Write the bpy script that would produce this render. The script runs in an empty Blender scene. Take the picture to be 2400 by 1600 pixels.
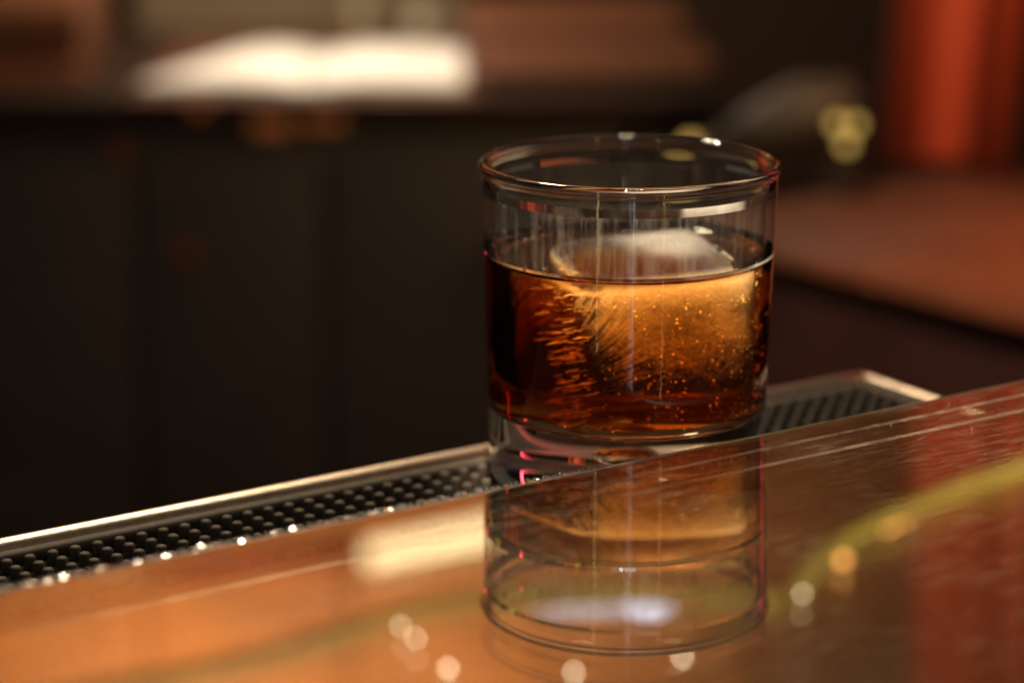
import bpy, bmesh, math, random
from mathutils import Vector, Matrix, noise
random.seed(7)
R = math.radians
sc = bpy.context.scene
COL = sc.collection
# ---------------------------------------------------------------- units: 1 unit = 1 cm
sc.unit_settings.system = 'METRIC'
sc.unit_settings.scale_length = 0.01
# ---------------------------------------------------------------- camera
PITCH = R(14.7)
CAM = Vector((-3.21, -66.45, 21.41))
cd = bpy.data.cameras.new('camera')
cam = bpy.data.objects.new('camera', cd)
COL.objects.link(cam)
cam.location = CAM
cam.rotation_euler = (R(90) - PITCH, 0, 0)
cd.sensor_width = 36.0
cd.lens = 86.7
cd.clip_start = 1.0
cd.clip_end = 2000.0
cd.dof.use_dof = True
cd.dof.focus_distance = 63.6
cd.dof.aperture_fstop = 0.056        # f/5.6 expressed in 1 cm units
sc.camera = cam
# ---------------------------------------------------------------- world
w = bpy.data.worlds.new('World')
sc.world = w
w.use_nodes = True
w.node_tree.nodes['Background'].inputs[0].default_value = (1.0, 0.90, 0.76, 1)
w.node_tree.nodes['Background'].inputs[1].default_value = 0.045
sc.view_settings.view_transform = 'Standard'
sc.view_settings.look = 'None'
sc.view_settings.exposure = 0.0
sc.view_settings.gamma = 1.0
sc.cycles.use_denoising = True
sc.cycles.max_bounces = 24
sc.cycles.transmission_bounces = 24
sc.cycles.glossy_bounces = 10
sc.cycles.diffuse_bounces = 4
sc.cycles.transparent_max_bounces = 32
sc.cycles.caustics_refractive = True
sc.cycles.caustics_reflective = True
sc.cycles.blur_glossy = 0.6
sc.cycles.sample_clamp_indirect = 6.0
sc.cycles.use_adaptive_sampling = False

# helpers for setting out: where a line of sight of the photograph meets the place
_F = Vector((0, math.cos(PITCH), -math.sin(PITCH)))
_U = Vector((0, math.sin(PITCH), math.cos(PITCH)))
FPX = 5780.0
def sight(px, py):
    return _F + Vector(((px - 1200) / FPX, 0, 0)) + _U * ((800 - py) / FPX)
def at_z(px, py, z):
    d = sight(px, py)
    return CAM + d * ((z - CAM.z) / d.z)
def at_y(px, py, y):
    d = sight(px, py)
    return CAM + d * ((y - CAM.y) / d.y)
PLATE_Z = 2.65
def mirrored(px, py, y):
    q = at_y(px, py, y)
    return Vector((q.x, q.y, 2 * PLATE_Z - q.z))

# ---------------------------------------------------------------- lamps of the bar and added unseen lights
def area(name, loc, target, size, power, col, size_y=None):
    l = bpy.data.lights.new(name, 'AREA')
    l.energy = power
    l.color = col
    l.size = size
    if size_y:
        l.shape = 'RECTANGLE'
        l.size_y = size_y
    else:
        l.shape = 'DISK'
    o = bpy.data.objects.new(name, l)
    COL.objects.link(o)
    o.location = loc
    o.rotation_euler = (Vector(target) - Vector(loc)).to_track_quat('-Z', 'Y').to_euler()
    return o
def spot(name, loc, target, deg, power, col, soft):
    l = bpy.data.lights.new(name, 'SPOT')
    l.energy = power
    l.color = col
    l.spot_size = R(deg)
    l.spot_blend = 0.6
    l.shadow_soft_size = soft
    o = bpy.data.objects.new(name, l)
    COL.objects.link(o)
    o.location = loc
    o.rotation_euler = (Vector(target) - Vector(loc)).to_track_quat('-Z', 'Y').to_euler()
    return o
KEY = area('key_lamp', (2, 10, 66), (0, 0, 5), 6, 12000, (1.0, 0.78, 0.53), 3)
ICE_FILL = spot('ice_fill_spot', (-3, -25, 76), (0.3, -1.5, 5), 7.5, 1450000, (1.0, 0.78, 0.53), 1.6)  # added narrow spot that brightens only the ice front
LEFT = area('bar_lamp', (-16, 34, 56), (-12, -4, 0), 8, 42000, (1.0, 0.78, 0.54), 4)
PAPER = area('counter_lamp', (-20, 134, 30), (-19, 140, -9), 14, 30000, (1.0, 0.84, 0.64), 8)
REDL = area('red_lamp', (44, 56, 24), (32, 96, -2), 12, 16500, (1.0, 0.45, 0.20))
RED_STREAK = area('red_streak_light', (70, 92, 44), (0, 0, 8), 2, 4800, (1.0, 0.06, 0.10), 70)  # added unseen strip for the red line at the tumbler's edge
BLUE_STREAK = area('blue_streak_light', (3, -150, 46), (0, 0, 6), 3, 2200, (0.70, 0.80, 1.0), 50)  # added unseen strips behind the camera for bluish streaks in the tumbler
BLUE_STREAK2 = area('blue_streak_light', (-4, -150, 46), (0, 0, 6), 2, 900, (0.70, 0.80, 1.0), 50)
WASH = area('wall_lamp', (-37, 132, 116), (-34, 186, 76), 60, 60000, (1.0, 0.52, 0.22), 12)
WASH.data.spread = R(115)
WARM_STREAK = area('warm_streak_light', (-70, -140, 46), (0, 0, 6), 2, 3000, (1.0, 0.80, 0.32), 50)  # added unseen strips for yellow and amber streaks in the tumbler
WARM_STREAK2 = area('warm_streak_light', (64, -140, 46), (0, 0, 6), 2, 2400, (1.0, 0.55, 0.20), 50)
RAIL_FILL = area('rail_fill_light', (26, 14, 8), (20, 42, 27), 6, 9000, (1.0, 0.80, 0.36), 4)  # added unseen uplight that brightens the curved olive rail
RAIL_FILL.data.spread = R(110)

# ---------------------------------------------------------------- materials
def mat(name):
    m = bpy.data.materials.new(name)
    m.use_nodes = True
    m.node_tree.nodes.clear()
    return m, m.node_tree.nodes, m.node_tree.links
def out(n, l, shader, vol=None):
    o = n.new('ShaderNodeOutputMaterial')
    if shader is not None:
        l.new(shader, o.inputs['Surface'])
    if vol is not None:
        l.new(vol, o.inputs['Volume'])
def principled(n, **kw):
    b = n.new('ShaderNodeBsdfPrincipled')
    for k, v in kw.items():
        k = k.replace('_', ' ')
        if isinstance(v, tuple) and len(v) == 3 and 'Color' in k:
            v = (*v, 1)
        b.inputs[k].default_value = v
    return b
def ramp(n, l, fac, stops):
    r = n.new('ShaderNodeValToRGB')
    e = r.color_ramp.elements
    while len(e) < len(stops):
        e.new(0.5)
    for i, (p, c) in enumerate(stops):
        e[i].position = p
        e[i].color = (*c, 1) if len(c) == 3 else c
    l.new(fac, r.inputs[0])
    return r.outputs[0]
def noise_tex(n, l, scale, detail=4, rough=0.55, coord='Object', stretch=(1, 1, 1), rot=(0, 0, 0)):
    tc = n.new('ShaderNodeTexCoord')
    mp = n.new('ShaderNodeMapping')
    mp.inputs['Scale'].default_value = stretch
    mp.inputs['Rotation'].default_value = rot
    l.new(tc.outputs[coord], mp.inputs[0])
    t = n.new('ShaderNodeTexNoise')
    t.inputs['Scale'].default_value = scale
    t.inputs['Detail'].default_value = detail
    t.inputs['Roughness'].default_value = rough
    l.new(mp.outputs[0], t.inputs['Vector'])
    return t.outputs['Fac']
def math_(n, l, op, a, b=None, c=None, clamp=False):
    m = n.new('ShaderNodeMath')
    m.operation = op
    m.use_clamp = clamp
    for i, v in enumerate((a, b, c)):
        if v is None:
            continue
        if isinstance(v, (int, float)):
            m.inputs[i].default_value = v
        else:
            l.new(v, m.inputs[i])
    return m.outputs[0]
def bump(n, l, h, strength, dist=0.05):
    b = n.new('ShaderNodeBump')
    b.inputs['Strength'].default_value = strength
    b.inputs['Distance'].default_value = dist
    l.new(h, b.inputs['Height'])
    return b.outputs[0]

def simple(name, c1, c2, scale=1.0, stretch=(1, 1, 1), rough=0.5, metal=0.0, bmp=0.15, spec=0.5, rot=(0, 0, 0), coat=0.0):
    m, n, l = mat(name)
    b = principled(n, Roughness=rough, Metallic=metal)
    b.inputs['Specular IOR Level'].default_value = spec
    b.inputs['Coat Weight'].default_value = coat
    f = noise_tex(n, l, scale, 6, 0.6, 'Object', stretch, rot)
    l.new(ramp(n, l, f, [(0.32, c1), (0.68, c2)]), b.inputs['Base Color'])
    if bmp:
        f2 = noise_tex(n, l, scale * 5, 4, 0.6, 'Object', stretch, rot)
        l.new(bump(n, l, f2, bmp, 0.03), b.inputs['Normal'])
        l.new(math_(n, l, 'MULTIPLY_ADD', f2, 0.25, rough - 0.12), b.inputs['Roughness'])
    out(n, l, b.outputs[0])
    return m

M = {}
M['dark_wood'] = simple('dark_wood', (0.036, 0.031, 0.027), (0.050, 0.042, 0.036), 0.25, (1, 1, 6), 0.55, bmp=0.1)
M['counter_wood'] = simple('counter_wood', (0.20, 0.075, 0.032), (0.32, 0.125, 0.055), 0.22, (1, 8, 8), 0.42, bmp=0.1)
M['red_dark'] = simple('dark_red_wood', (0.080, 0.027, 0.021), (0.115, 0.040, 0.031), 0.2, (1, 1, 4), 0.6, bmp=0.1)
M['board_wood'] = simple('board_wood', (0.095, 0.034, 0.015), (0.155, 0.058, 0.027), 0.22, (1, 8, 8), 0.42, bmp=0.1)
M['deep_wood'] = simple('deep_wood', (0.020, 0.012, 0.008), (0.034, 0.020, 0.013), 0.22, (1, 8, 8), 0.6, bmp=0.1, spec=0.12)
M['red_wood'] = simple('red_wood', (0.155, 0.046, 0.019), (0.24, 0.076, 0.033), 0.18, (6, 1, 4), 0.6, bmp=0.1, spec=0.2, rot=(0, 0, R(33)))
M['red_paint'] = simple('red_paint', (0.42, 0.060, 0.028), (0.54, 0.088, 0.042), 0.15, (1, 1, 0.2), 0.45, bmp=0.05)
M['olive_wall'] = simple('olive_wall', (0.16, 0.13, 0.085), (0.24, 0.20, 0.13), 0.12, (1, 1, 1), 0.8, bmp=0.1)
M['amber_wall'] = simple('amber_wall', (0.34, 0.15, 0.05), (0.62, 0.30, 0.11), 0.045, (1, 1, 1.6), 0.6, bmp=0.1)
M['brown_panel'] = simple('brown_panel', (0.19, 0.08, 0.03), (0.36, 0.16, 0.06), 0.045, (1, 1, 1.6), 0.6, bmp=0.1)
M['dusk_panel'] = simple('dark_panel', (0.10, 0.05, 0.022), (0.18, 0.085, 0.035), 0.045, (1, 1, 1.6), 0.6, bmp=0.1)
M['floor'] = simple('floor_tiles', (0.02, 0.016, 0.014), (0.035, 0.028, 0.024), 0.2, (1, 1, 1), 0.6)
M['paper'] = simple('paper', (0.80, 0.78, 0.72), (0.86, 0.84, 0.78), 0.5, (1, 1, 1), 0.9, bmp=0.05, spec=0.2)
M['leather'] = simple('leather_cover', (0.08, 0.03, 0.018), (0.13, 0.05, 0.03), 0.8, (1, 1, 1), 0.5)
M['brass'] = simple('brass', (0.75, 0.50, 0.18), (0.85, 0.60, 0.25), 1.0, (1, 1, 1), 0.32, 1.0, 0.05)
M['copper'] = simple('copper_knob', (0.60, 0.24, 0.10), (0.75, 0.32, 0.14), 1.0, (1, 1, 1), 0.42, 0.0, 0.05)
M['grey_metal'] = simple('grey_metal', (0.09, 0.08, 0.07), (0.13, 0.115, 0.10), 0.5, (1, 1, 1), 0.6, 0.3, 0.1)
M['rubber'] = simple('black_rubber', (0.060, 0.052, 0.042), (0.095, 0.082, 0.066), 2.5, (1, 1, 1), 0.7, bmp=0.35, spec=0.25)
M['rubber_floor'] = simple('mat_floor_rubber', (0.006, 0.006, 0.006), (0.010, 0.010, 0.009), 2.5, (1, 1, 1), 0.95, bmp=0.2, spec=0.04)
M['steel'] = simple('brushed_steel', (0.58, 0.49, 0.38), (0.74, 0.64, 0.50), 5.0, (1, 1, 1), 0.32, 1.0, 0.2)
M['under_wood'] = simple('under_wood', (0.040, 0.016, 0.008), (0.17, 0.075, 0.030), 0.55, (1, 9, 9), 0.4, bmp=0.15)

M['inlay'] = simple('pale_inlay', (0.42, 0.28, 0.18), (0.60, 0.42, 0.28), 2.0, (1, 1, 1), 0.5)
M['olive_paint'] = simple('olive_paint', (0.34, 0.28, 0.06), (0.48, 0.40, 0.09), 0.3, (1, 1, 1), 0.4)
def glassy(name, ior, col=(1, 1, 1), rough=0.0):
    m, n, l = mat(name)
    g = n.new('ShaderNodeBsdfGlass')
    g.inputs['Color'].default_value = (*col, 1)
    g.inputs['Roughness'].default_value = rough
    g.inputs['IOR'].default_value = ior
    out(n, l, g.outputs[0])
    return m
M['glass'] = glassy('clear_glass', 1.5, (0.985, 0.985, 0.975))
M['glass_wet'] = glassy('wetted_glass', 1.5 / 1.345, (0.99, 0.985, 0.97))
M['water'] = glassy('water', 1.333)

def fresnel_mix(name, f0, gain, powr, tint, rough=0.0, scratch=0.0, residue=0.0):
    """sheet glass face: clear with an angle-dependent mirror reflection"""
    m, n, l = mat(name)
    t = n.new('ShaderNodeBsdfTransparent')
    t.inputs[0].default_value = (*tint, 1)
    g = n.new('ShaderNodeBsdfGlossy')
    g.inputs['Roughness'].default_value = rough
    lw = n.new('ShaderNodeLayerWeight')
    lw.inputs[0].default_value = 0.5
    f = math_(n, l, 'MULTIPLY_ADD', math_(n, l, 'POWER', lw.outputs['Facing'], powr), gain, f0, True)
    mx = n.new('ShaderNodeMixShader')
    l.new(f, mx.inputs[0])
    l.new(t.outputs[0], mx.inputs[1])
    l.new(g.outputs[0], mx.inputs[2])
    sh = mx.outputs[0]
    if residue:
        df = n.new('ShaderNodeBsdfDiffuse')
        df.inputs[0].default_value = (0.8, 0.76, 0.70, 1)
        a = noise_tex(n, l, 3.2, 5, 0.7, 'Object', (1.6, 1.6, 0.10))
        a2 = noise_tex(n, l, 14.0, 3, 0.6, 'Object', (1, 1, 0.35))
        a = math_(n, l, 'MULTIPLY', ramp(n, l, a, [(0.48, (0, 0, 0)), (0.72, (1, 1, 1))]), a2)
        m2 = n.new('ShaderNodeMixShader')
        l.new(math_(n, l, 'MULTIPLY_ADD', a, residue, 0.003), m2.inputs[0])
        l.new(sh, m2.inputs[1]); l.new(df.outputs[0], m2.inputs[2])
        sh = m2.outputs[0]
    if scratch:
        df = n.new('ShaderNodeBsdfDiffuse')
        df.inputs[0].default_value = (0.62, 0.50, 0.36, 1)
        a = noise_tex(n, l, 1.5, 7, 0.7, 'Object', (0.5, 3.0, 1), (0, 0, R(52)))
        c = noise_tex(n, l, 0.25, 2, 0.5, 'Object', (1, 1, 1))
        a = math_(n, l, 'MULTIPLY', ramp(n, l, a, [(0.47, (0, 0, 0)), (0.68, (1, 1, 1))]), ramp(n, l, c, [(0.4, (0.1, 0.1, 0.1)), (0.62, (1, 1, 1))]))
        m2 = n.new('ShaderNodeMixShader')
        l.new(math_(n, l, 'MULTIPLY_ADD', a, scratch, 0.004), m2.inputs[0])
        l.new(sh, m2.inputs[1]); l.new(df.outputs[0], m2.inputs[2])
        sh = m2.outputs[0]
    out(n, l, sh)
    return m
M['sheet_top'] = fresnel_mix('sheet_glass_face', 0.05, 0.95, 2.2, (0.90, 0.92, 0.86), 0.0, 0.26)
M['thin_glass'] = fresnel_mix('thin_glass_wall', 0.035, 0.965, 5.0, (0.99, 0.99, 0.98), 0.0, 0.0, 0.16)
M['sheet_back'] = fresnel_mix('sheet_glass_underside', 0.10, 0.90, 2.2, (0.85, 0.85, 0.78), 0.003)
m, n, l = mat('green_glass_edge')
b = principled(n, Base_Color=(0.055, 0.065, 0.030), Roughness=0.3, IOR=1.5)
b.inputs['Transmission Weight'].default_value = 0.35
l.new(bump(n, l, noise_tex(n, l, 3.0), 0.5, 0.05), b.inputs['Normal'])
out(n, l, b.outputs[0])
M['edge'] = m
m, n, l = mat('reflection_line')  # reflections of the bevelled edge painted as pale patchy strips
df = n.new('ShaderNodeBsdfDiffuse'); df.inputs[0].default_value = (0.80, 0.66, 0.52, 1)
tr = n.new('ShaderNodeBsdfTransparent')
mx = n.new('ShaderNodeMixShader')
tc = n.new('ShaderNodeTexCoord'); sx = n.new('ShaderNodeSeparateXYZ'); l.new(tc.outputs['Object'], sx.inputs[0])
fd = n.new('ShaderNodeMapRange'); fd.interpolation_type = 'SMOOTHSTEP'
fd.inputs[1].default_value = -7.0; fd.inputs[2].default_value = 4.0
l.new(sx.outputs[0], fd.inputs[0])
breakup = ramp(n, l, noise_tex(n, l, 1.1, 6, 0.75), [(0.34, (0.03, 0.03, 0.03)), (0.68, (0.5, 0.5, 0.5))])
l.new(math_(n, l, 'MULTIPLY', breakup, fd.outputs[0]), mx.inputs[0])
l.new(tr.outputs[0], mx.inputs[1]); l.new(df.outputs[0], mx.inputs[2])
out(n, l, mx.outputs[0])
M['reflection_line'] = m
m, n, l = mat('frosted_chip')
b = principled(n, Base_Color=(0.90, 0.88, 0.82), Roughness=0.10, Metallic=0.7)
out(n, l, b.outputs[0])
M['chip'] = m

def emit(name, col, strength):
    m, n, l = mat(name)
    e = n.new('ShaderNodeEmission')
    e.inputs[0].default_value = (*col, 1)
    e.inputs[1].default_value = strength
    out(n, l, e.outputs[0])
    return m
M['bulb_yellow'] = emit('bulb_yellow', (1.0, 0.62, 0.15), 1.1)
M['bulb_cream'] = emit('bulb_cream', (1.0, 0.74, 0.40), 0.5)
M['strip'] = emit('strip_glow', (1.0, 0.72, 0.36), 5.0)
M['screen'] = emit('blue_white_glow', (0.80, 0.84, 1.0), 3.2)
M['screen_bright'] = emit('bright_blue_white_glow', (0.72, 0.80, 1.0), 12.0)
M['sparkle'] = emit('sparkle_glow', (1.0, 0.80, 0.52), 18.0)
M['amber_bulb'] = emit('amber_bulb', (1.0, 0.40, 0.09), 10.0)

# the drink: absorption volume, top face clear with a reflection, hidden sides clear
m, n, l = mat('whisky')
t = n.new('ShaderNodeBsdfTransparent')
g = n.new('ShaderNodeBsdfGlossy')
g.inputs['Roughness'].default_value = 0.0
lw = n.new('ShaderNodeLayerWeight')
lw.inputs[0].default_value = 0.5
f = math_(n, l, 'MULTIPLY_ADD', math_(n, l, 'POWER', lw.outputs['Facing'], 5.0), 0.97, 0.022, True)
at = n.new('ShaderNodeAttribute')
at.attribute_name = 'surface'
f = math_(n, l, 'MULTIPLY', f, at.outputs['Fac'], None, True)
mx = n.new('ShaderNodeMixShader')
l.new(f, mx.inputs[0]); l.new(t.outputs[0], mx.inputs[1]); l.new(g.outputs[0], mx.inputs[2])
gl = n.new('ShaderNodeBsdfGlass')
gl.inputs['IOR'].default_value = 1.345
gl.inputs['Roughness'].default_value = 0.0
m2 = n.new('ShaderNodeMixShader')
l.new(math_(n, l, 'GREATER_THAN', at.outputs['Fac'], 1.5), m2.inputs[0])
l.new(mx.outputs[0], m2.inputs[1]); l.new(gl.outputs[0], m2.inputs[2])
mx = m2
va = n.new('ShaderNodeVolumeAbsorption')
va.inputs['Color'].default_value = (0.86, 0.635, 0.20, 1)
va.inputs['Density'].default_value = 1.75
out(n, l, mx.outputs[0], va.outputs[0])
M['whisky'] = m

# ice: clear body crowded with white scattering inclusions
m, n, l = mat('ice')
b = principled(n, Base_Color=(0.95, 0.94, 0.90), Roughness=0.30, IOR=1.31)
b.inputs['Subsurface Weight'].default_value = 0.85
b.inputs['Subsurface Radius'].default_value = (1.0, 0.95, 0.9)
b.inputs['Subsurface Scale'].default_value = 0.45
fine = noise_tex(n, l, 9.0, 8, 0.7)
grain = noise_tex(n, l, 2.2, 6, 0.65)
tc = n.new('ShaderNodeTexCoord')
sx = n.new('ShaderNodeSeparateXYZ')
l.new(tc.outputs['Object'], sx.inputs[0])
ddx = math_(n, l, 'ADD', sx.outputs[0], 3.4); ddz = math_(n, l, 'ADD', sx.outputs[2], 1.2)
cb = n.new('ShaderNodeCombineXYZ')
l.new(math_(n, l, 'MULTIPLY', math_(n, l, 'ARCTAN2', ddz, ddx), 26.0), cb.inputs[0])
rad_ = math_(n, l, 'SQRT', math_(n, l, 'ADD', math_(n, l, 'MULTIPLY', ddx, ddx), math_(n, l, 'MULTIPLY', ddz, ddz)))
l.new(math_(n, l, 'MULTIPLY', rad_, 0.9), cb.inputs[1])
l.new(math_(n, l, 'MULTIPLY', sx.outputs[1], 1.5), cb.inputs[2])
st = n.new('ShaderNodeTexNoise'); st.inputs['Scale'].default_value = 1.0; st.inputs['Detail'].default_value = 5; st.inputs['Roughness'].default_value = 0.65
l.new(cb.outputs[0], st.inputs['Vector'])
ml = n.new('ShaderNodeMapRange'); ml.interpolation_type = 'SMOOTHSTEP'
ml.inputs[1].default_value = 0.9; ml.inputs[2].default_value = -1.6; ml.inputs[3].default_value = 0.0; ml.inputs[4].default_value = 1.0
l.new(sx.outputs[0], ml.inputs[0])
streak = math_(n, l, 'MULTIPLY', math_(n, l, 'SUBTRACT', st.outputs['Fac'], 0.5), ml.outputs[0])
tm = n.new('ShaderNodeMapRange'); tm.interpolation_type = 'SMOOTHSTEP'
tm.inputs[1].default_value = 1.95; tm.inputs[2].default_value = 2.3
l.new(sx.outputs[2], tm.inputs[0])
topm = tm.outputs[0]
relief = math_(n, l, 'MULTIPLY_ADD', streak, 1.6, math_(n, l, 'ADD', fine, grain))
l.new(bump(n, l, math_(n, l, 'MULTIPLY', relief, math_(n, l, 'MULTIPLY_ADD', topm, -0.8, 1.0)), 0.9, 0.16), b.inputs['Normal'])
tr = n.new('ShaderNodeBsdfTransparent')
tr.inputs[0].default_value = (0.97, 0.97, 0.97, 1)
# clear on its left, milky upper right; clearer foot also imitates the fading light
mr = n.new('ShaderNodeMapRange'); mr.interpolation_type = 'SMOOTHSTEP'
mr.inputs[1].default_value = -2.6; mr.inputs[2].default_value = -1.0; mr.inputs[3].default_value = -0.34; mr.inputs[4].default_value = 0.10
l.new(sx.outputs[0], mr.inputs[0])
mz = n.new('ShaderNodeMapRange'); mz.interpolation_type = 'SMOOTHSTEP'
mz.inputs[1].default_value = -1.9; mz.inputs[2].default_value = 2.0; mz.inputs[3].default_value = -0.36; mz.inputs[4].default_value = 0.14
l.new(sx.outputs[2], mz.inputs[0])
fg = math_(n, l, 'MULTIPLY_ADD', fine, 0.6, math_(n, l, 'MULTIPLY', grain, 0.4))
fg = math_(n, l, 'ADD', fg, math_(n, l, 'ADD', mr.outputs[0], mz.outputs[0]))
fg = math_(n, l, 'MULTIPLY_ADD', streak, 1.1, fg)
body = ramp(n, l, fg, [(0.34, (0.03, 0.03, 0.03)), (0.68, (0.62, 0.62, 0.62))])
# upper face: wet and clear at the left, milky from the middle to the right
tx = n.new('ShaderNodeMapRange'); tx.interpolation_type = 'SMOOTHSTEP'
tx.inputs[1].default_value = -1.1; tx.inputs[2].default_value = 0.9; tx.inputs[3].default_value = 0.004; tx.inputs[4].default_value = 0.125
l.new(math_(n, l, 'MULTIPLY_ADD', sx.outputs[1], 0.5, math_(n, l, 'MULTIPLY_ADD', grain, 1.4, math_(n, l, 'MULTIPLY_ADD', streak, 2.5, math_(n, l, 'SUBTRACT', sx.outputs[0], 0.85)))), tx.inputs[0])
rx = math_(n, l, 'SUBTRACT', sx.outputs[0], 0.75); ry = math_(n, l, 'SUBTRACT', sx.outputs[1], 0.35)
rr_ = math_(n, l, 'SQRT', math_(n, l, 'ADD', math_(n, l, 'MULTIPLY', rx, rx), math_(n, l, 'MULTIPLY', ry, ry)))
patch = n.new('ShaderNodeMapRange'); patch.interpolation_type = 'SMOOTHSTEP'
patch.inputs[1].default_value = 2.1; patch.inputs[2].default_value = 0.5; patch.inputs[3].default_value = 0.12; patch.inputs[4].default_value = 0.95
l.new(rr_, patch.inputs[0])
lid = n.new('ShaderNodeMixRGB')
l.new(topm, lid.inputs[0]); l.new(body, lid.inputs[1]); l.new(math_(n, l, 'MULTIPLY', tx.outputs[0], patch.outputs[0]), lid.inputs[2])
# the rounded front arris is frosted
ea = n.new('ShaderNodeMapRange'); ea.interpolation_type = 'SMOOTHSTEP'
ea.inputs[1].default_value = 0.16; ea.inputs[2].default_value = 0.0; ea.inputs[3].default_value = 0.0; ea.inputs[4].default_value = 0.42
l.new(math_(n, l, 'ABSOLUTE', math_(n, l, 'SUBTRACT', sx.outputs[2], math_(n, l, 'MULTIPLY_ADD', grain, 0.2, 1.93))), ea.inputs[0])
dens = math_(n, l, 'MAXIMUM', lid.outputs[0], ea.outputs[0])
mx = n.new('ShaderNodeMixShader')
l.new(dens, mx.inputs[0]); l.new(tr.outputs[0], mx.inputs[1]); l.new(b.outputs[0], mx.inputs[2])
out(n, l, mx.outputs[0])
M['ice'] = m
m, n, l = mat('streak_needle')
b = principled(n, Base_Color=(0.95, 0.93, 0.88), Roughness=0.25)
out(n, l, b.outputs[0])
M['needle'] = m

# ---------------------------------------------------------------- object helpers
def link(name, me, material=None, parent=None, smooth=True):
    o = bpy.data.objects.new(name, me)
    COL.objects.link(o)
    if material is not None:
        for k in (material if isinstance(material, list) else [material]):
            me.materials.append(k)
    if smooth:
        for p in me.polygons:
            p.use_smooth = True
    if parent is not None:
        o.parent = parent
    return o
def obj(name, bm, material, parent=None, smooth=True):
    me = bpy.data.meshes.new(name)
    bm.normal_update()
    bm.to_mesh(me)
    bm.free()
    return link(name, me, material, parent, smooth)
def thing(name, label, cat, loc=(0, 0, 0), rz=0, group=None):
    o = bpy.data.objects.new(name, None)
    o.empty_display_size = 1
    COL.objects.link(o)
    o.location = loc
    o.rotation_euler = (0, 0, rz)
    o['label'] = label
    o['category'] = cat
    if group:
        o['group'] = group
    return o
def tag(o, label, cat, group=None):
    o['label'] = label
    o['category'] = cat
    if group:
        o['group'] = group
    return o
def add_box(bm, c, s, bevel=0.0, rot=None):
    r = bmesh.ops.create_cube(bm, size=1.0)
    vs = r['verts']
    bmesh.ops.scale(bm, verts=vs, vec=s)
    if bevel:
        es = list({e for v in vs for e in v.link_edges})
        q = bmesh.ops.bevel(bm, geom=es, offset=bevel, segments=3, profile=0.5, affect='EDGES')
        vs = list({v for f in q['faces'] for v in f.verts} | {v for v in vs if v.is_valid})
    if rot is not None:
        bmesh.ops.rotate(bm, verts=vs, cent=(0, 0, 0), matrix=rot)
    bmesh.ops.translate(bm, verts=vs, vec=c)
    return vs
def lathe(bm, prof, seg=96, closed=False):
    rings = []
    for r, z in prof:
        if r < 1e-6:
            rings.append([bm.verts.new((0, 0, z))])
        else:
            rings.append([bm.verts.new((r * math.cos(2 * math.pi * k / seg), r * math.sin(2 * math.pi * k / seg), z)) for k in range(seg)])
    faces = []
    for a, c in zip(rings, rings[1:]):
        row = []
        for k in range(seg):
            j = (k + 1) % seg
            if len(a) == 1 and len(c) == 1:
                continue
            if len(a) == 1:
                row.append(bm.faces.new((a[0], c[j], c[k])))
            elif len(c) == 1:
                row.append(bm.faces.new((a[k], a[j], c[0])))
            else:
                row.append(bm.faces.new((a[k], a[j], c[j], c[k])))
        faces.append(row)
    return faces
def arc(cx, cz, r, a0, a1, k):
    return [(cx + r * math.cos(R(a0 + (a1 - a0) * i / k)), cz + r * math.sin(R(a0 + (a1 - a0) * i / k))) for i in range(k + 1)]
def tube(bm, pts, rad, seg=10, cap=True):
    pts = [Vector(q) for q in pts]
    rings = []
    for i, q in enumerate(pts):
        d = (pts[min(i + 1, len(pts) - 1)] - pts[max(i - 1, 0)]).normalized()
        up = Vector((0, 0, 1)) if abs(d.z) < 0.9 else Vector((1, 0, 0))
        s = d.cross(up).normalized()
        t = s.cross(d)
        r = rad[i] if isinstance(rad, (list, tuple)) else rad
        rings.append([bm.verts.new(q + (s * math.cos(2 * math.pi * k / seg) + t * math.sin(2 * math.pi * k / seg)) * r) for k in range(seg)])
    for a, c in zip(rings, rings[1:]):
        for k in range(seg):
            j = (k + 1) % seg
            bm.faces.new((a[k], a[j], c[j], c[k]))
    if cap:
        bm.faces.new(rings[0][::-1])
        bm.faces.new(rings[-1])

# ================================================================ THE SETTING
bm = bmesh.new()
add_box(bm, (0, 60, -92), (700, 560, 4))
o = obj('floor', bm, M['floor'], smooth=False); o['kind'] = 'structure'
bm = bmesh.new()
add_box(bm, (0, 202, 5), (520, 4, 190))
o = obj('back_wall', bm, M['deep_wood'], smooth=False); o['kind'] = 'structure'

bm = bmesh.new()
add_box(bm, (-22, 198, -22), (42, 6, 84), 0.3)
o = obj('wall_board', bm, M['olive_wall'])
o['label'] = 'dull olive grey board on the back wall behind the open book'; o['category'] = 'wall board'
# the bar runs away to the right: u along it, n towards the bartender's side
ANG = math.atan2(9.48, 14.32)
BAR = Matrix.Rotation(ANG, 4, 'Z')
U = Vector((math.cos(ANG), math.sin(ANG), 0)); N = Vector((-math.sin(ANG), math.cos(ANG), 0))
def loc_un(P):
    return P.dot(U), P.dot(N)
EDGE = loc_un(at_z(1200, 1133, PLATE_Z))[1]      # n of the sheet's far edge
RAIL_N = 4.32
RAIL_TOP = loc_un(at_z(2000, 864, 0.15))
U_END = RAIL_TOP[0]

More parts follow.
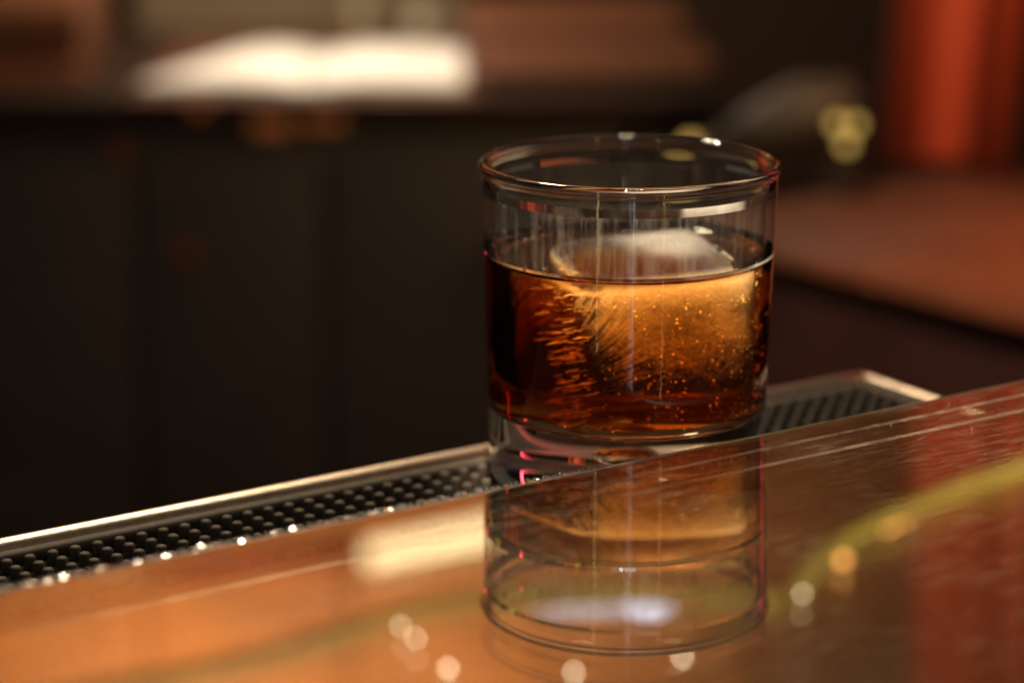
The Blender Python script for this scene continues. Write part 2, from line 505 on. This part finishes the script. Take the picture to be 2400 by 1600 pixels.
# ---------------------------------------------------------------- wooden bar under the glass
t = thing('bar_counter', 'long dark brown wooden bar counter under the glass sheet', 'counter', (0, 0, 0), ANG)
bm = bmesh.new()
add_box(bm, (0, EDGE - 0.35 - 30, PLATE_Z - 1.86), (130, 60, 2.5), 0.08)
obj('counter_slab', bm, M['under_wood'], t)
bm = bmesh.new()
add_box(bm, (-20 + (U_END + 0.6 - 40) / 2, EDGE + 5.0, -1.7), (U_END + 0.6 + 60, 12.6, 1.4), 0.1)
obj('drip_ledge', bm, M['dark_wood'], t)
bm = bmesh.new()
add_box(bm, (-10, EDGE - 2.2, -46), (110, 4, 86.6), 0.1)
obj('front_panel', bm, M['dark_wood'], t)

# ---------------------------------------------------------------- the glass sheet
t = thing('glass_counter_top', 'thick clear glass sheet with green edge lying on the wooden counter', 'glass sheet', (0, 0, PLATE_Z), ANG)
TH = 0.5
bm = bmesh.new()
x0, x1, y0, y1 = -70, 70, EDGE - 45, EDGE
vt = [bm.verts.new(q) for q in ((x0, y0, 0), (x1, y0, 0), (x1, y1 - 0.26, 0), (x0, y1 - 0.26, 0))]
bm.faces.new(vt)
obj('upper_face', bm, M['sheet_top'], t, smooth=False)
bm = bmesh.new()
vt = [bm.verts.new(q) for q in ((x0, y1 - 0.07, -TH), (x1, y1 - 0.07, -TH), (x1, y0, -TH), (x0, y0, -TH))]
bm.faces.new(vt)
obj('under_face', bm, M['sheet_back'], t, smooth=False)
bm = bmesh.new()
prof = [(y1 - 0.26, 0.0), (y1 - 0.08, -0.015), (y1, -0.07), (y1, -TH + 0.07), (y1 - 0.02, -TH + 0.02), (y1 - 0.07, -TH)]
ns = 160
rows = []
for i in range(ns + 1):
    x = x0 + (x1 - x0) * i / ns
    rows.append([bm.verts.new((x, a, c)) for a, c in prof])
for ra, rb in zip(rows, rows[1:]):
    for k in range(len(prof) - 1):
        bm.faces.new((ra[k], ra[k + 1], rb[k + 1], rb[k]))
obj('polished_edge', bm, M['edge'], t)
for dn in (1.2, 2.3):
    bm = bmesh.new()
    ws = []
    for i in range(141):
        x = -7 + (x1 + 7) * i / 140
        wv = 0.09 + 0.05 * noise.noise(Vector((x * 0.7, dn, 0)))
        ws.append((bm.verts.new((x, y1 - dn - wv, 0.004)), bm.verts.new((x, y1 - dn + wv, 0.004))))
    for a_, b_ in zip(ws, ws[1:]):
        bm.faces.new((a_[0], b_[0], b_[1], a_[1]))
    obj('reflection_line', bm, M['reflection_line'], t, smooth=False)
bm = bmesh.new()
for k in range(150):
    c = Vector((random.uniform(2, 26), y1 - 0.5 - abs(random.gauss(0, 3.5)), 0.003))
    a_ = random.gauss(0.15, 0.7); L_ = random.choice([0.15, 0.3, 0.5, 1.1]); w_ = random.uniform(0.006, 0.016)
    d_ = Vector((math.cos(a_), math.sin(a_), 0)) * L_ / 2; s_ = Vector((-math.sin(a_), math.cos(a_), 0)) * w_
    bow = s_ * random.uniform(-6, 6)
    q = [bm.verts.new(c - d_), bm.verts.new(c + bow - s_), bm.verts.new(c + d_), bm.verts.new(c + bow + s_)]
    bm.faces.new(q)
o = obj('scratch', bm, M['chip'], t, smooth=False); o['kind'] = 'stuff'
# tiny chipped facets along the arris that catch the lamp
bm = bmesh.new()
for k in range(520):
    x = -4.5 - 22 * random.random()
    h_ = random.choice([0.03, 0.045, 0.06, 0.08]) * min(1.0, 0.3 + (-4.5 - x) * 0.12)
    rm = Matrix.Rotation(R(random.gauss(10, 13)), 4, 'X') @ Matrix.Rotation(R(random.gauss(0, 10)), 4, 'Y') @ Matrix.Rotation(random.uniform(0, 6.28), 4, 'Z')
    c = Vector((x, y1 - abs(random.gauss(0.05, 0.10)), 0.02))
    low = [bm.verts.new(c + rm @ Vector((h_ * math.cos(a_), h_ * math.sin(a_) * 0.8, 0))) for a_ in (0, 1.5, 2.9, 4.4)]
    tip = bm.verts.new(c + Vector((0, 0, -0.05)))
    bm.faces.new(low)
    for q in range(4):
        bm.faces.new((low[(q + 1) % 4], low[q], tip))
o = obj('edge_chip', bm, M['chip'], t, smooth=False); o['kind'] = 'stuff'

# ---------------------------------------------------------------- rubber mat in its steel rail
MAT_Z = -0.36
t = thing('bar_mat', 'long black rubber bar mat with rows of round nubs under the tumbler', 'bar mat', (0, 0, 0), ANG)
bm = bmesh.new()
UA = -46.0
add_box(bm, ((UA + U_END) / 2, (EDGE + RAIL_N) / 2, MAT_Z - 0.3), (U_END - UA, RAIL_N - EDGE, 0.6))
obj('base_sheet', bm, M['rubber_floor'], t, smooth=False)
bm = bmesh.new()
add_box(bm, ((UA + U_END) / 2, RAIL_N - 0.50, -0.21), (U_END - UA - 0.5, 0.40, 0.4), 0.14)
obj('border', bm, M['rubber'], t)
bm = bmesh.new()
add_box(bm, (U_END - 0.47, (EDGE + RAIL_N) / 2 - 0.35, -0.2), (0.34, RAIL_N - EDGE - 0.7, 0.4), 0.12)
obj('border', bm, M['rubber'], t)
bm = bmesh.new()
lathe(bm, [(0.15, MAT_Z), (0.145, -0.07), (0.128, -0.025), (0.09, -0.006), (0.0, 0.0)], 14)
nub = bpy.data.meshes.new('nub'); bm.to_mesh(nub); bm.free()
nub.materials.append(M['rubber'])
for q in nub.polygons:
    q.use_smooth = True
rest = bmesh.new()
PU, PN = 0.63, 0.59
for r_ in range(15):
    nn = RAIL_N - 1.06 - r_ * PN
    if nn < EDGE + 0.2:
        break
    k = 0
    while True:
        uu = U_END - 0.95 - k * PU
        k += 1
        if uu < -24:
            break
        shown = (r_ < 2 and (uu < -1.5)) or (uu > 1.5 and r_ < 8) or (r_ < 3 and uu < -1.5)
        if shown:
            o = bpy.data.objects.new('nub', nub); COL.objects.link(o)
            o.parent = t; o.location = (uu, nn, 0)
        else:
            lathe_bm = [(0.15, MAT_Z), (0.145, -0.07), (0.09, -0.006), (0.0, 0.0)]
            n0 = len(rest.verts)
            lathe(rest, lathe_bm, 10)
            rest.verts.ensure_lookup_table()
            bmesh.ops.translate(rest, verts=rest.verts[n0:], vec=(uu, nn, 0))
o = obj('nub_field', rest, M['rubber'], t); o['kind'] = 'stuff'

t = thing('drip_rail', 'rounded worn steel rail edging the black rubber bar mat', 'rail', (0, 0, 0), ANG)
bm = bmesh.new()
tube(bm, [(UA + (U_END - 0.15 - UA) * i / 60, RAIL_N, -0.07) for i in range(61)] , 0.27, 18)
obj('long_rail', bm, M['steel'], t)
bm = bmesh.new()
tube(bm, [(U_END - 0.02, RAIL_N + 0.05 - 8.2 * i / 20, -0.07) for i in range(21)], 0.22, 16)
obj('end_rail', bm, M['steel'], t)
bm = bmesh.new()
add_box(bm, ((UA + U_END) / 2, RAIL_N + 0.03, -0.62), (U_END - UA, 0.16, 0.9))
obj('upstand', bm, M['steel'], t, smooth=False)

# ================================================================ THE DRINK
H = 9.1
LIQ = 6.42
BOT = 2.15
def r_out(z):
    return 3.83 + (4.06 - 3.83) * min(max(z / 8.7, 0), 1)
def r_in(z):
    return r_out(z) - 0.23
outer = [(0.0, 0.22), (1.6, 0.2), (2.6, 0.10), (3.1, 0.02), (3.3, 0.0)] + arc(3.33, 0.5, 0.5, -90, 0, 8)[1:]
outer += [(r_out(0.5 + 0.2 * i), 0.5 + 0.2 * i) for i in range(1, 40) if 0.5 + 0.2 * i < 8.55]
rim = arc(3.985, 8.955, 0.145, -50, 180, 16)
outer += [(r_out(8.6), 8.62), (r_out(8.6) + 0.005, 8.75)] + rim
zin = [8.80, 8.65]
z = 8.5
while z > LIQ + 0.12:
    zin.append(z); z -= 0.2
zin += [LIQ + 0.14]
inner_dry = [(r_in(z), z) for z in zin]
zw = []
z = LIQ - 0.05
while z > BOT + 0.45:
    zw.append(z); z -= 0.2
inner_wet = [(r_in(z), z) for z in zw] + arc(r_in(BOT + 0.4) - 0.4, BOT + 0.4, 0.4, 0, -90, 8) + [(2.4, BOT - 0.01), (1.2, BOT - 0.02), (0.0, BOT - 0.02)]
t = thing('whisky_tumbler', 'short clear thick-based glass tumbler standing on the bar mat', 'tumbler', (0, 0, 0))
bm = bmesh.new()
prof = outer + inner_dry + inner_wet
fs = lathe(bm, prof, 128)
wet0 = len(outer) + len(inner_dry) - 1
for i, row in enumerate(fs):
    za, zb = prof[i][1], prof[min(i + 1, len(prof) - 1)][1]
    for q in row:
        if i >= wet0:
            q.material_index = 1
        elif min(za, zb) > LIQ + 0.1 and max(za, zb) < 8.62:
            q.material_index = 2
# the round air bubble caught in the base
n0 = len(bm.verts)
bub = lathe(bm, [(max(0.0, 0.62 * math.sin(math.pi * i / 12)), 1.12 + (0.24 if i < 6 else 0.30) * math.cos(math.pi * i / 12)) for i in range(13)], 48)
for row in bub:
    for q in row:
        q.material_index = 0
bm.verts.ensure_lookup_table()
obj('tumbler_body', bm, [M['glass'], M['glass_wet'], M['thin_glass']], t)
# water beads left on the inner wall
bead = bmesh.new()
bmesh.ops.create_icosphere(bead, subdivisions=2, radius=1.0)
bead_me = bpy.data.meshes.new('bead'); bead.to_mesh(bead_me); bead.free()
bead_me.materials.append(M['water'])
for q in bead_me.polygons:
    q.use_smooth = True
for k in range(46):
    a = R(random.choice([random.uniform(150, 235), random.uniform(150, 235), random.uniform(0, 360)]))
    z = LIQ + 0.2 + random.random() ** 1.7 * 1.9
    s = random.uniform(0.02, 0.05) if k < 30 else random.uniform(0.05, 0.085)
    o = bpy.data.objects.new('water_bead', bead_me); COL.objects.link(o)
    o.parent = t
    rr = r_in(z) - s * 0.25
    o.location = (rr * math.cos(a), rr * math.sin(a), z)
    o.scale = (s * 0.6, s, s * random.uniform(1.0, 1.7))
    o.rotation_euler = (0, 0, a)

# liquid
bm = bmesh.new()
gap = 0.004
pr = [(0.0, LIQ), (1.5, LIQ), (2.6, LIQ), (3.0, LIQ)]
RR = r_in(LIQ) - gap
for i in range(1, 13):
    d = 0.55 * (1 - i / 12)
    pr.append((RR - d, LIQ + 0.16 * math.exp(-d / 0.13)))
top_n = len(pr) - 1
side = [(r_in(z) - gap, z) for z in zw] + [(a - gap, c + gap) for a, c in arc(r_in(BOT + 0.4) - 0.4, BOT + 0.4, 0.4, 0, -90, 8)] + [(2.4, BOT - 0.01 + gap), (0.0, BOT - 0.02 + gap)]
lay = bm.faces.layers.float.new('surface')
fs = lathe(bm, pr + side, 128)
for i, row in enumerate(fs):
    for q in row:
        q[lay] = 2.0 if top_n - 3 <= i < top_n else (1.0 if i < top_n else 0.0)
bmesh.ops.reverse_faces(bm, faces=bm.faces[:])
wk = obj('whisky', bm, M['whisky'])
tag(wk, 'dark amber whisky half filling the glass tumbler', 'drink')
for k in range(26):
    a = R(random.uniform(190, 350)); 
    o = bpy.data.objects.new('surface_bubble', bead_me); COL.objects.link(o)
    o.parent = wk
    s = random.uniform(0.022, 0.045)
    rr = RR - random.uniform(0.05, 0.5)
    o.location = (rr * math.cos(a), rr * math.sin(a), LIQ + 0.03 + (0.08 if rr > RR - 0.15 else 0))
    o.scale = (s, s, s * 0.8)

# ice block
ICE_C = Vector((0.42, 0.1, 4.25))
ICE_R = Matrix.Rotation(R(14), 4, 'Z') @ Matrix.Rotation(R(5), 4, 'X') @ Matrix.Rotation(R(-3), 4, 'Y')
IH = Vector((2.35, 2.15, 2.42))
bm = bmesh.new()
bmesh.ops.create_cube(bm, size=2.0)
bmesh.ops.subdivide_edges(bm, edges=bm.edges[:], cuts=34, use_grid_fill=True)
for v in bm.verts:
    p = v.co.copy()
    e = 7.0
    k = (abs(p.x) ** e + abs(p.y) ** e + abs(p.z) ** e) ** (1 / e)
    d = p / k
    q = Vector((d.x * IH.x, d.y * IH.y, d.z * IH.z))
    taper = 1.0 - 0.06 * (1 - d.z) 
    q.x *= taper; q.y *= taper
    nn = noise.noise(q * 0.7) * 0.10 + noise.noise(q * 2.3 + Vector((3, 1, 7))) * 0.035
    v.co = q + d.normalized() * nn
bmesh.ops.recalc_face_normals(bm, faces=bm.faces[:])
ice = obj('ice_block', bm, M['ice'])
ice.matrix_world = Matrix.Translation(ICE_C) @ ICE_R
tag(ice, 'large melting frosted ice block floating in the amber whisky', 'ice')
# thin needles added for the refracted streaks on the block's left side
bm = bmesh.new()
for k in range(120):
    zc = 2.1 - 4.2 * (k / 120) ** 1.1
    yc = random.uniform(-1.7, 0.2)
    Lc = random.choice([0.25, 0.35, 0.5, 0.7, 1.05]) * (0.75 + 0.25 * math.sin(zc * 2.3 + 1))
    for q in range(random.choice([1, 1, 2, 3])):
        z = zc + random.uniform(-0.05, 0.05)
        y = yc + random.uniform(-0.15, 0.15)
        L = Lc * random.uniform(0.4, 1.1)
        x = -IH.x * (0.97 - 0.06 * (1 - z / IH.z)) + random.uniform(0.0, 0.5)
        dr = Vector((-1, random.uniform(-0.25, 0.05), 0.10 * (z - 1.0) + random.uniform(-0.05, 0.05))).normalized()
        r = random.uniform(0.004, 0.011)
        pts = [Vector((x, y, z)) + dr * L * f_ + Vector((0, 0, random.uniform(-.018, .018))) for f_ in (0, .2, .4, .6, .8, 1)]
        tube(bm, pts, [r * c_ for c_ in (0.4, 1, 0.7, 1.1, 0.8, 0.2)], 5)
o = obj('streak_needle', bm, M['needle'], ice); o['kind'] = 'stuff'
# bubbles frozen near the faces
bm = bmesh.new()
def foot(z):
    return 1.0 - 0.06 * (1 - z / IH.z)
for k in range(1500):
    z = 2.1 - 4.3 * random.random() ** 1.25
    if random.random() < 0.78:
        p = Vector((2.2 - 3.9 * random.random() ** 1.3, -IH.y * foot(z) - random.uniform(-0.02, 0.12), z))
    else:
        p = Vector((IH.x * foot(z) + random.uniform(-0.02, 0.08), random.uniform(-2.0, 1.0), z))
    if noise.noise(p * 1.3 + Vector((5, 2, 9))) < random.uniform(-0.35, 0.25):
        continue
    r = random.choice([0.006, 0.008, 0.008, 0.010, 0.012, 0.015, 0.020, 0.030])
    bmesh.ops.create_icosphere(bm, subdivisions=1, radius=r, matrix=Matrix.Translation(p) @ Matrix.Diagonal((1, 0.6, random.uniform(0.8, 1.5), 1)))
o = obj('air_bubble', bm, M['needle'], ice); o['kind'] = 'stuff'

# ================================================================ BACKGROUND
BZ = -9.0
# back counter
pl = at_z(100, 232, BZ)
t = thing('back_counter', 'dark brown wooden back counter behind the bar with the open book', 'counter', (0, pl.y, BZ))
bm = bmesh.new()
add_box(bm, (-18, 20, -1.2), (62, 40, 2.4), 0.2)
obj('counter_top', bm, M['deep_wood'], t)
bm = bmesh.new()
add_box(bm, (-18, 21, -42), (60, 37, 79), 0.3)
obj('cabinet', bm, M['dark_wood'], t)
for k in range(4):
    bm = bmesh.new()
    add_box(bm, (-40.5 + 15 * k, 1.9, -42), (14.4, 1.4, 74), 0.3)
    obj('cabinet_door', bm, M['dark_wood'], t)
for px, py, w_, h_ in ((640, 285, 3.0, 1.4), (760, 275, 3.4, 1.0), (475, 240, 1.4, 1.2)):
    q = at_y(px, py, pl.y + 2.5)
    bm = bmesh.new()
    add_box(bm, (q.x, 0.4, q.z - BZ), (w_, 1.2, h_), 0.25)
    obj('drawer_pull', bm, M['copper'], t)
for px, py in ((285, 350), (440, 585)):
    q = at_y(px, py, pl.y + 2.5)
    bm = bmesh.new()
    bmesh.ops.create_uvsphere(bm, u_segments=16, v_segments=10, radius=0.9, matrix=Matrix.Translation((q.x, 0.8, q.z - BZ)))
    obj('knob', bm, M['red_wood'], t)

# open book
def book():
    a, b_ = at_z(280, 222, BZ + 1.2), at_z(1110, 215, BZ + 1.2)
    t = thing('open_book', 'open white paged book lying on the back counter', 'book', (-19.5, 139, BZ))
    # left and right page blocks, curved towards the gutter
    for side, nm in ((-1, 'page_block'), (1, 'page_block')):
        bm = bmesh.new()
        cols = []
        wid = 13.0 if side < 0 else 12.6
        for i in range(15):
            s = i / 14
            x = side * (0.1 + s * wid)
            z = 0.6 + 0.8 * math.sin(min(s * 2.2, 1) * math.pi * 0.5) * (1 - 0.55 * s)
            yb, yf = (7.0, -14.0)
            if side < 0:
                yf += 1.0 * s; 
                yb -= 2 * max(0, s - 0.35)
                x_shift = 0
            xb = x + (6.5 if side < 0 else -0.6) * s * s
            cols.append([(x, yf, 0.25), (x, yf, z), (xb, yb, z), (xb, yb, 0.25)])
        vv = [[bm.verts.new(q) for q in c] for c in cols]
        for c, d in zip(vv, vv[1:]):
            for k in range(4):
                j = (k + 1) % 4
                bm.faces.new((c[k], c[j], d[j], d[k]))
        bm.faces.new(vv[0]); bm.faces.new(vv[-1][::-1])
        bmesh.ops.recalc_face_normals(bm, faces=bm.faces[:])
        obj(nm, bm, M['paper'], t)
    bm = bmesh.new()
    add_box(bm, (0, 1, 0.12), (27.5, 34, 0.24), 0.08)
    obj('cover', bm, M['leather'], t)
book()

# stacked boards right of the book
q0, q1 = at_z(1130, 250, BZ), at_z(1690, 190, BZ)
tb = []
for (pxa, pya, pxb, zlo, th, lab, yy) in ((1100, 250, 1680, BZ, 1.6, 'lower brown wooden board beside the open book', 128), (1080, 150, 1615, BZ + 1.62, 1.5, 'upper orange brown wooden board resting on another board', 141)):
    a = at_y(pxa, pya, yy); c = at_y(pxb, pya, yy)
    bm = bmesh.new()
    add_box(bm, ((a.x + c.x) / 2, yy + 13, zlo + th / 2 + 0.02), (c.x - a.x, 22, th), 0.3)
    o = obj('wooden_board', bm, M['board_wood'])
    tag(o, lab, 'board', 'boards stacked beside the book')

# slatted crate at the far left of the counter
a = at_y(200, 130, 130)
t = thing('wooden_crate', 'slatted brown wooden crate at the far left beside the open book', 'crate', (a.x - 20, 138, BZ))
for z0, z1 in ((0.02, 1.75), (4.6, 6.6)):
    bm = bmesh.new()
    add_box(bm, (0, -8, (z0 + z1) / 2), (40, 0.8, z1 - z0), 0.15)
    obj('slat', bm, M['counter_wood'], t)
bm = bmesh.new()
add_box(bm, (0, 0.4, 3.6), (39, 15.4, 7.0), 0.2)
obj('inner_box', bm, M['board_wood'], t)

# small lamps far behind, thrown out of focus
for px, py, r, mm, lab in ((840, 25, 0.9, 'bulb_cream', 'dim yellow globe lamp behind the left page of the book'), (985, 48, 1.2, 'bulb_cream', 'pale cream globe lamp behind the right page of the book')):
    q = at_y(px, py, 190)
    t = thing('globe_lamp', lab, 'lamp', (q.x, q.y, q.z), 0, 'globe lamps behind the book')
    bm = bmesh.new(); bmesh.ops.create_uvsphere(bm, u_segments=20, v_segments=12, radius=r)
    obj('globe', bm, M[mm], t)
    bm = bmesh.new(); lathe(bm, [(0, -r - 6), (1.4, -r - 6), (1.4, -r - 5.5), (0.3, -r - 5), (0.3, -r * 0.9), (0, -r * 0.9)], 16)
    obj('stem', bm, M['brass'], t)

# the return of the bar on the right, reddish wood
A, B_ = at_z(1600, 536, BZ), at_z(2420, 750, BZ)
C_, D_ = at_z(1600, 505, BZ), at_z(2480, 395, BZ)
t = thing('side_counter', 'reddish brown wooden counter top at the right edge', 'counter', (0, 0, BZ))
bm = bmesh.new()
d = (B_ - A)
B2 = A + d * 1.3
poly = [A, B2, Vector((B2.x + 14, D_.y + 8, 0)), Vector((D_.x, D_.y + 4, 0)), C_]
top = [bm.verts.new((q.x, q.y, 0)) for q in poly]
f = bm.faces.new(top)
r = bmesh.ops.extrude_face_region(bm, geom=[f])
bmesh.ops.translate(bm, verts=[v for v in r['geom'] if isinstance(v, bmesh.types.BMVert)], vec=(0, 0, -1.0))
bmesh.ops.recalc_face_normals(bm, faces=bm.faces[:])
bmesh.ops.bevel(bm, geom=bm.edges[:], offset=0.3, segments=3, affect='EDGES')
obj('counter_top', bm, M['red_wood'], t)
bm = bmesh.new()
cx = sum((q.x for q in poly)) / 5; cy = sum((q.y for q in poly)) / 5
top = [bm.verts.new((cx + (q.x - cx) * 0.93, cy + (q.y - cy) * 0.93, -1.05)) for q in poly]
f = bm.faces.new(top)
r = bmesh.ops.extrude_face_region(bm, geom=[f])
bmesh.ops.translate(bm, verts=[v for v in r['geom'] if isinstance(v, bmesh.types.BMVert)], vec=(0, 0, -78))
bmesh.ops.recalc_face_normals(bm, faces=bm.faces[:])
obj('cabinet', bm, M['red_dark'], t, smooth=False)

# red fluted pillar
a, c = at_y(2085, 440, 92), at_y(2395, 440, 92)
t = thing('red_pillar', 'tall glossy red fluted pillar standing on the side counter', 'pillar', ((a.x + c.x) / 2, 97, BZ))
t.rotation_euler = (0, R(3.2), 0)
wd = c.x - a.x
bm = bmesh.new()
add_box(bm, (0, 2.2, 70), (wd * 0.86, 4.4, 140), 0.3)
obj('core', bm, M['red_paint'], t)
for fx, ww, dp in ((-0.345, 0.31, 1.6), (0.345, 0.31, 1.6)):
    bm = bmesh.new()
    bmesh.ops.create_cone(bm, segments=28, radius1=wd * ww / 2, radius2=wd * ww / 2, depth=140, cap_ends=True)
    bmesh.ops.translate(bm, verts=bm.verts[:], vec=(wd * fx, -dp + 1.2, 70))
    obj('half_column', bm, M['red_paint'], t)

# brass jigger with two lit bulbs of light on the right
for px, py, r, lab, yy in ((1962, 290, 0.40, 'leftmost small yellow glowing tea light right of the tumbler', 88), (2004, 292, 0.40, 'rightmost small yellow glowing tea light beside the red pillar', 88), (1984, 338, 0.40, 'lowest small yellow glowing tea light right of the tumbler', 86), (1618, 340, 0.50, 'cream glowing tea light seen behind the tumbler rim', 90)):
    q = at_y(px, py, yy)
    t = thing('tea_light', lab, 'light', (q.x, q.y, q.z), 0, 'small glowing lights behind the tumbler')
    bm = bmesh.new(); bmesh.ops.create_uvsphere(bm, u_segments=16, v_segments=10, radius=r)
    obj('glow_bulb', bm, M['bulb_yellow'], t)
    bm = bmesh.new(); lathe(bm, [(0, BZ - q.z + 0.03), (1.1, BZ - q.z + 0.03), (1.0, BZ - q.z + 0.5), (0.14, BZ - q.z + 0.7), (0.12, -r * 0.8), (0, -r * 0.8)], 14)
    obj('holder', bm, M['deep_wood'], t)

# grey steel scoop leaning in the dark
a, c = at_y(1700, 320, 100), at_y(2000, 220, 100)
t = thing('metal_scoop', 'dim grey metal scoop lying in the dark beside the yellow lights', 'scoop', ((a.x + c.x) / 2, 100, (a.z + c.z) / 2))
bm = bmesh.new()
hv = (c - a) / 2
tube(bm, [-hv, -hv * 0.5, hv * 0.2, hv], [0.6, 1.5, 2.2, 1.3], 14)
obj('bowl', bm, M['grey_metal'], t)
bm = bmesh.new()
tube(bm, [-hv, -hv - (hv * 0.7)], 0.45, 10)
obj('handle', bm, M['grey_metal'], t)

# dark cabinet added to keep the right of the back wall black
a = at_y(1085, 40, 184)
bm = bmesh.new()
add_box(bm, (a.x + 60, 192, -26), (120, 14, 124), 0.4)
o = obj('added_dark_cabinet', bm, M['deep_wood'])
tag(o, 'tall nearly black cabinet added to darken the wall behind the tumbler and lights', 'cabinet')

# ================================================================ HIGHER UP (seen mirrored in the sheet)
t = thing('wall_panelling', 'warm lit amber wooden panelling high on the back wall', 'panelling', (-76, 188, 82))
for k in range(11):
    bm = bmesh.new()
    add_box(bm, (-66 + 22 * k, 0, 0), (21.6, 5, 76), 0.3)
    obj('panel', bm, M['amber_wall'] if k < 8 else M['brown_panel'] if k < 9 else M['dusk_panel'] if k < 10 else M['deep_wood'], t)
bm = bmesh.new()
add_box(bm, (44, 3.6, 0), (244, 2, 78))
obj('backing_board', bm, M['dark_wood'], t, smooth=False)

def bar_lamp(a, b, rad, m_, label, name='strip_lamp'):
    t = thing(name, label, 'lamp', (a + b) / 2)
    d = (b - a) / 2
    bm = bmesh.new(); tube(bm, [-d, d], rad, 14)
    obj('diffuser', bm, m_, t)
    bm = bmesh.new()
    add_box(bm, (0, rad * 0.9, rad * 1.3), (2 * d.length * 1.02, rad * 2.2, rad * 0.9), 0.1, Matrix.Rotation(math.atan2(-d.z, d.x) , 4, 'Y'))
    obj('housing', bm, M['leather'], t)
bar_lamp(mirrored(860, 1300, 170), mirrored(1290, 1212, 170), 1.0, M['strip'], 'cream strip lamp mirrored in the glass left of the tumbler')
bar_lamp(mirrored(1265, 1408, 165), mirrored(1470, 1404, 165), 0.6, M['screen'], 'dim bluish white strip lamp mirrored below the tumbler')
bar_lamp(mirrored(1488, 1404, 165), mirrored(1552, 1402, 165), 0.75, M['screen_bright'], 'short bright bluish white lamp mirrored below the tumbler')
bm = bmesh.new()
tube(bm, [mirrored(x, y, 168) for x, y in ((380, 1335), (560, 1310), (700, 1300), (840, 1285))], [0.9, 1.3, 1.4, 1.0], 12)
tag(obj('red_rail', bm, M['red_paint']), 'short brick red rail mirrored left of the cream lamp', 'rail')
def spline(pts, k=8):
    r = []
    for i in range(len(pts) - 1):
        p0 = pts[max(i - 1, 0)]; p1 = pts[i]; p2 = pts[i + 1]; p3 = pts[min(i + 2, len(pts) - 1)]
        for j in range(k):
            t = j / k
            r.append(0.5 * ((2 * p1) + (p2 - p0) * t + (2 * p0 - 5 * p1 + 4 * p2 - p3) * t * t + (3 * p1 - p0 - 3 * p2 + p3) * t ** 3))
    r.append(pts[-1])
    return r
bm = bmesh.new()
tube(bm, spline([mirrored(x, y, 40) for x, y in ((2700, 1030), (2400, 1097), (2150, 1185), (2000, 1255), (1900, 1330), (1868, 1395))]), 0.42, 12)
tag(obj('olive_rail', bm, M['olive_paint']), 'curved olive green rail mirrored at the right of the glass', 'rail', 'olive rails above the bar')
bm = bmesh.new()
tube(bm, spline([mirrored(x, y, 50) for x, y in ((1835, 1408), (1500, 1385), (1200, 1395), (1000, 1420), (800, 1480), (600, 1540), (300, 1600), (0, 1660))]), 0.5, 12)
tag(obj('olive_rail', bm, M['olive_paint']), 'long drooping olive green rail mirrored across the front of the glass', 'rail', 'olive rails above the bar')
bar_lamp(mirrored(2070, 1237, 42), mirrored(2145, 1200, 42), 0.20, M['amber_bulb'], 'long amber lamp mirrored under the curved olive rail', 'amber_lamp')
bar_lamp(mirrored(1970, 1318, 42), mirrored(1982, 1304, 42), 0.18, M['amber_bulb'], 'short amber lamp mirrored under the curved olive rail', 'amber_lamp')
for px, py, r_, s_ in ((1345, 1575, 0.13, 'round glint at the bottom edge below the tumbler reflection'), (1600, 1540, 0.13, 'round glint right of centre at the bottom'), (1880, 1390, 0.09, 'faint round glint right of the tumbler reflection'), (1050, 1565, 0.14, 'glint at the bottom left of the tumbler'), (940, 1465, 0.10, 'upper of two oval glints'), (975, 1495, 0.10, 'lower of two oval glints')):  # glowing bulbs added to imitate glints of droplets on the sheet
    q = mirrored(px, py, 34)
    bm = bmesh.new(); bmesh.ops.create_uvsphere(bm, u_segments=14, v_segments=9, radius=r_)
    o = obj('bulb', bm, M['sparkle'])
    tt = thing('sparkle_bulb', 'added tiny cream bulb mirrored as a ' + s_, 'light', q, 0, 'fairy bulbs added for droplet glints')
    o.parent = tt
    bm = bmesh.new(); tube(bm, [(0, 0, r_ * 0.8), (0, 0, r_ + 0.5)], 0.06, 8)
    obj('socket', bm, M['grey_metal'], tt)
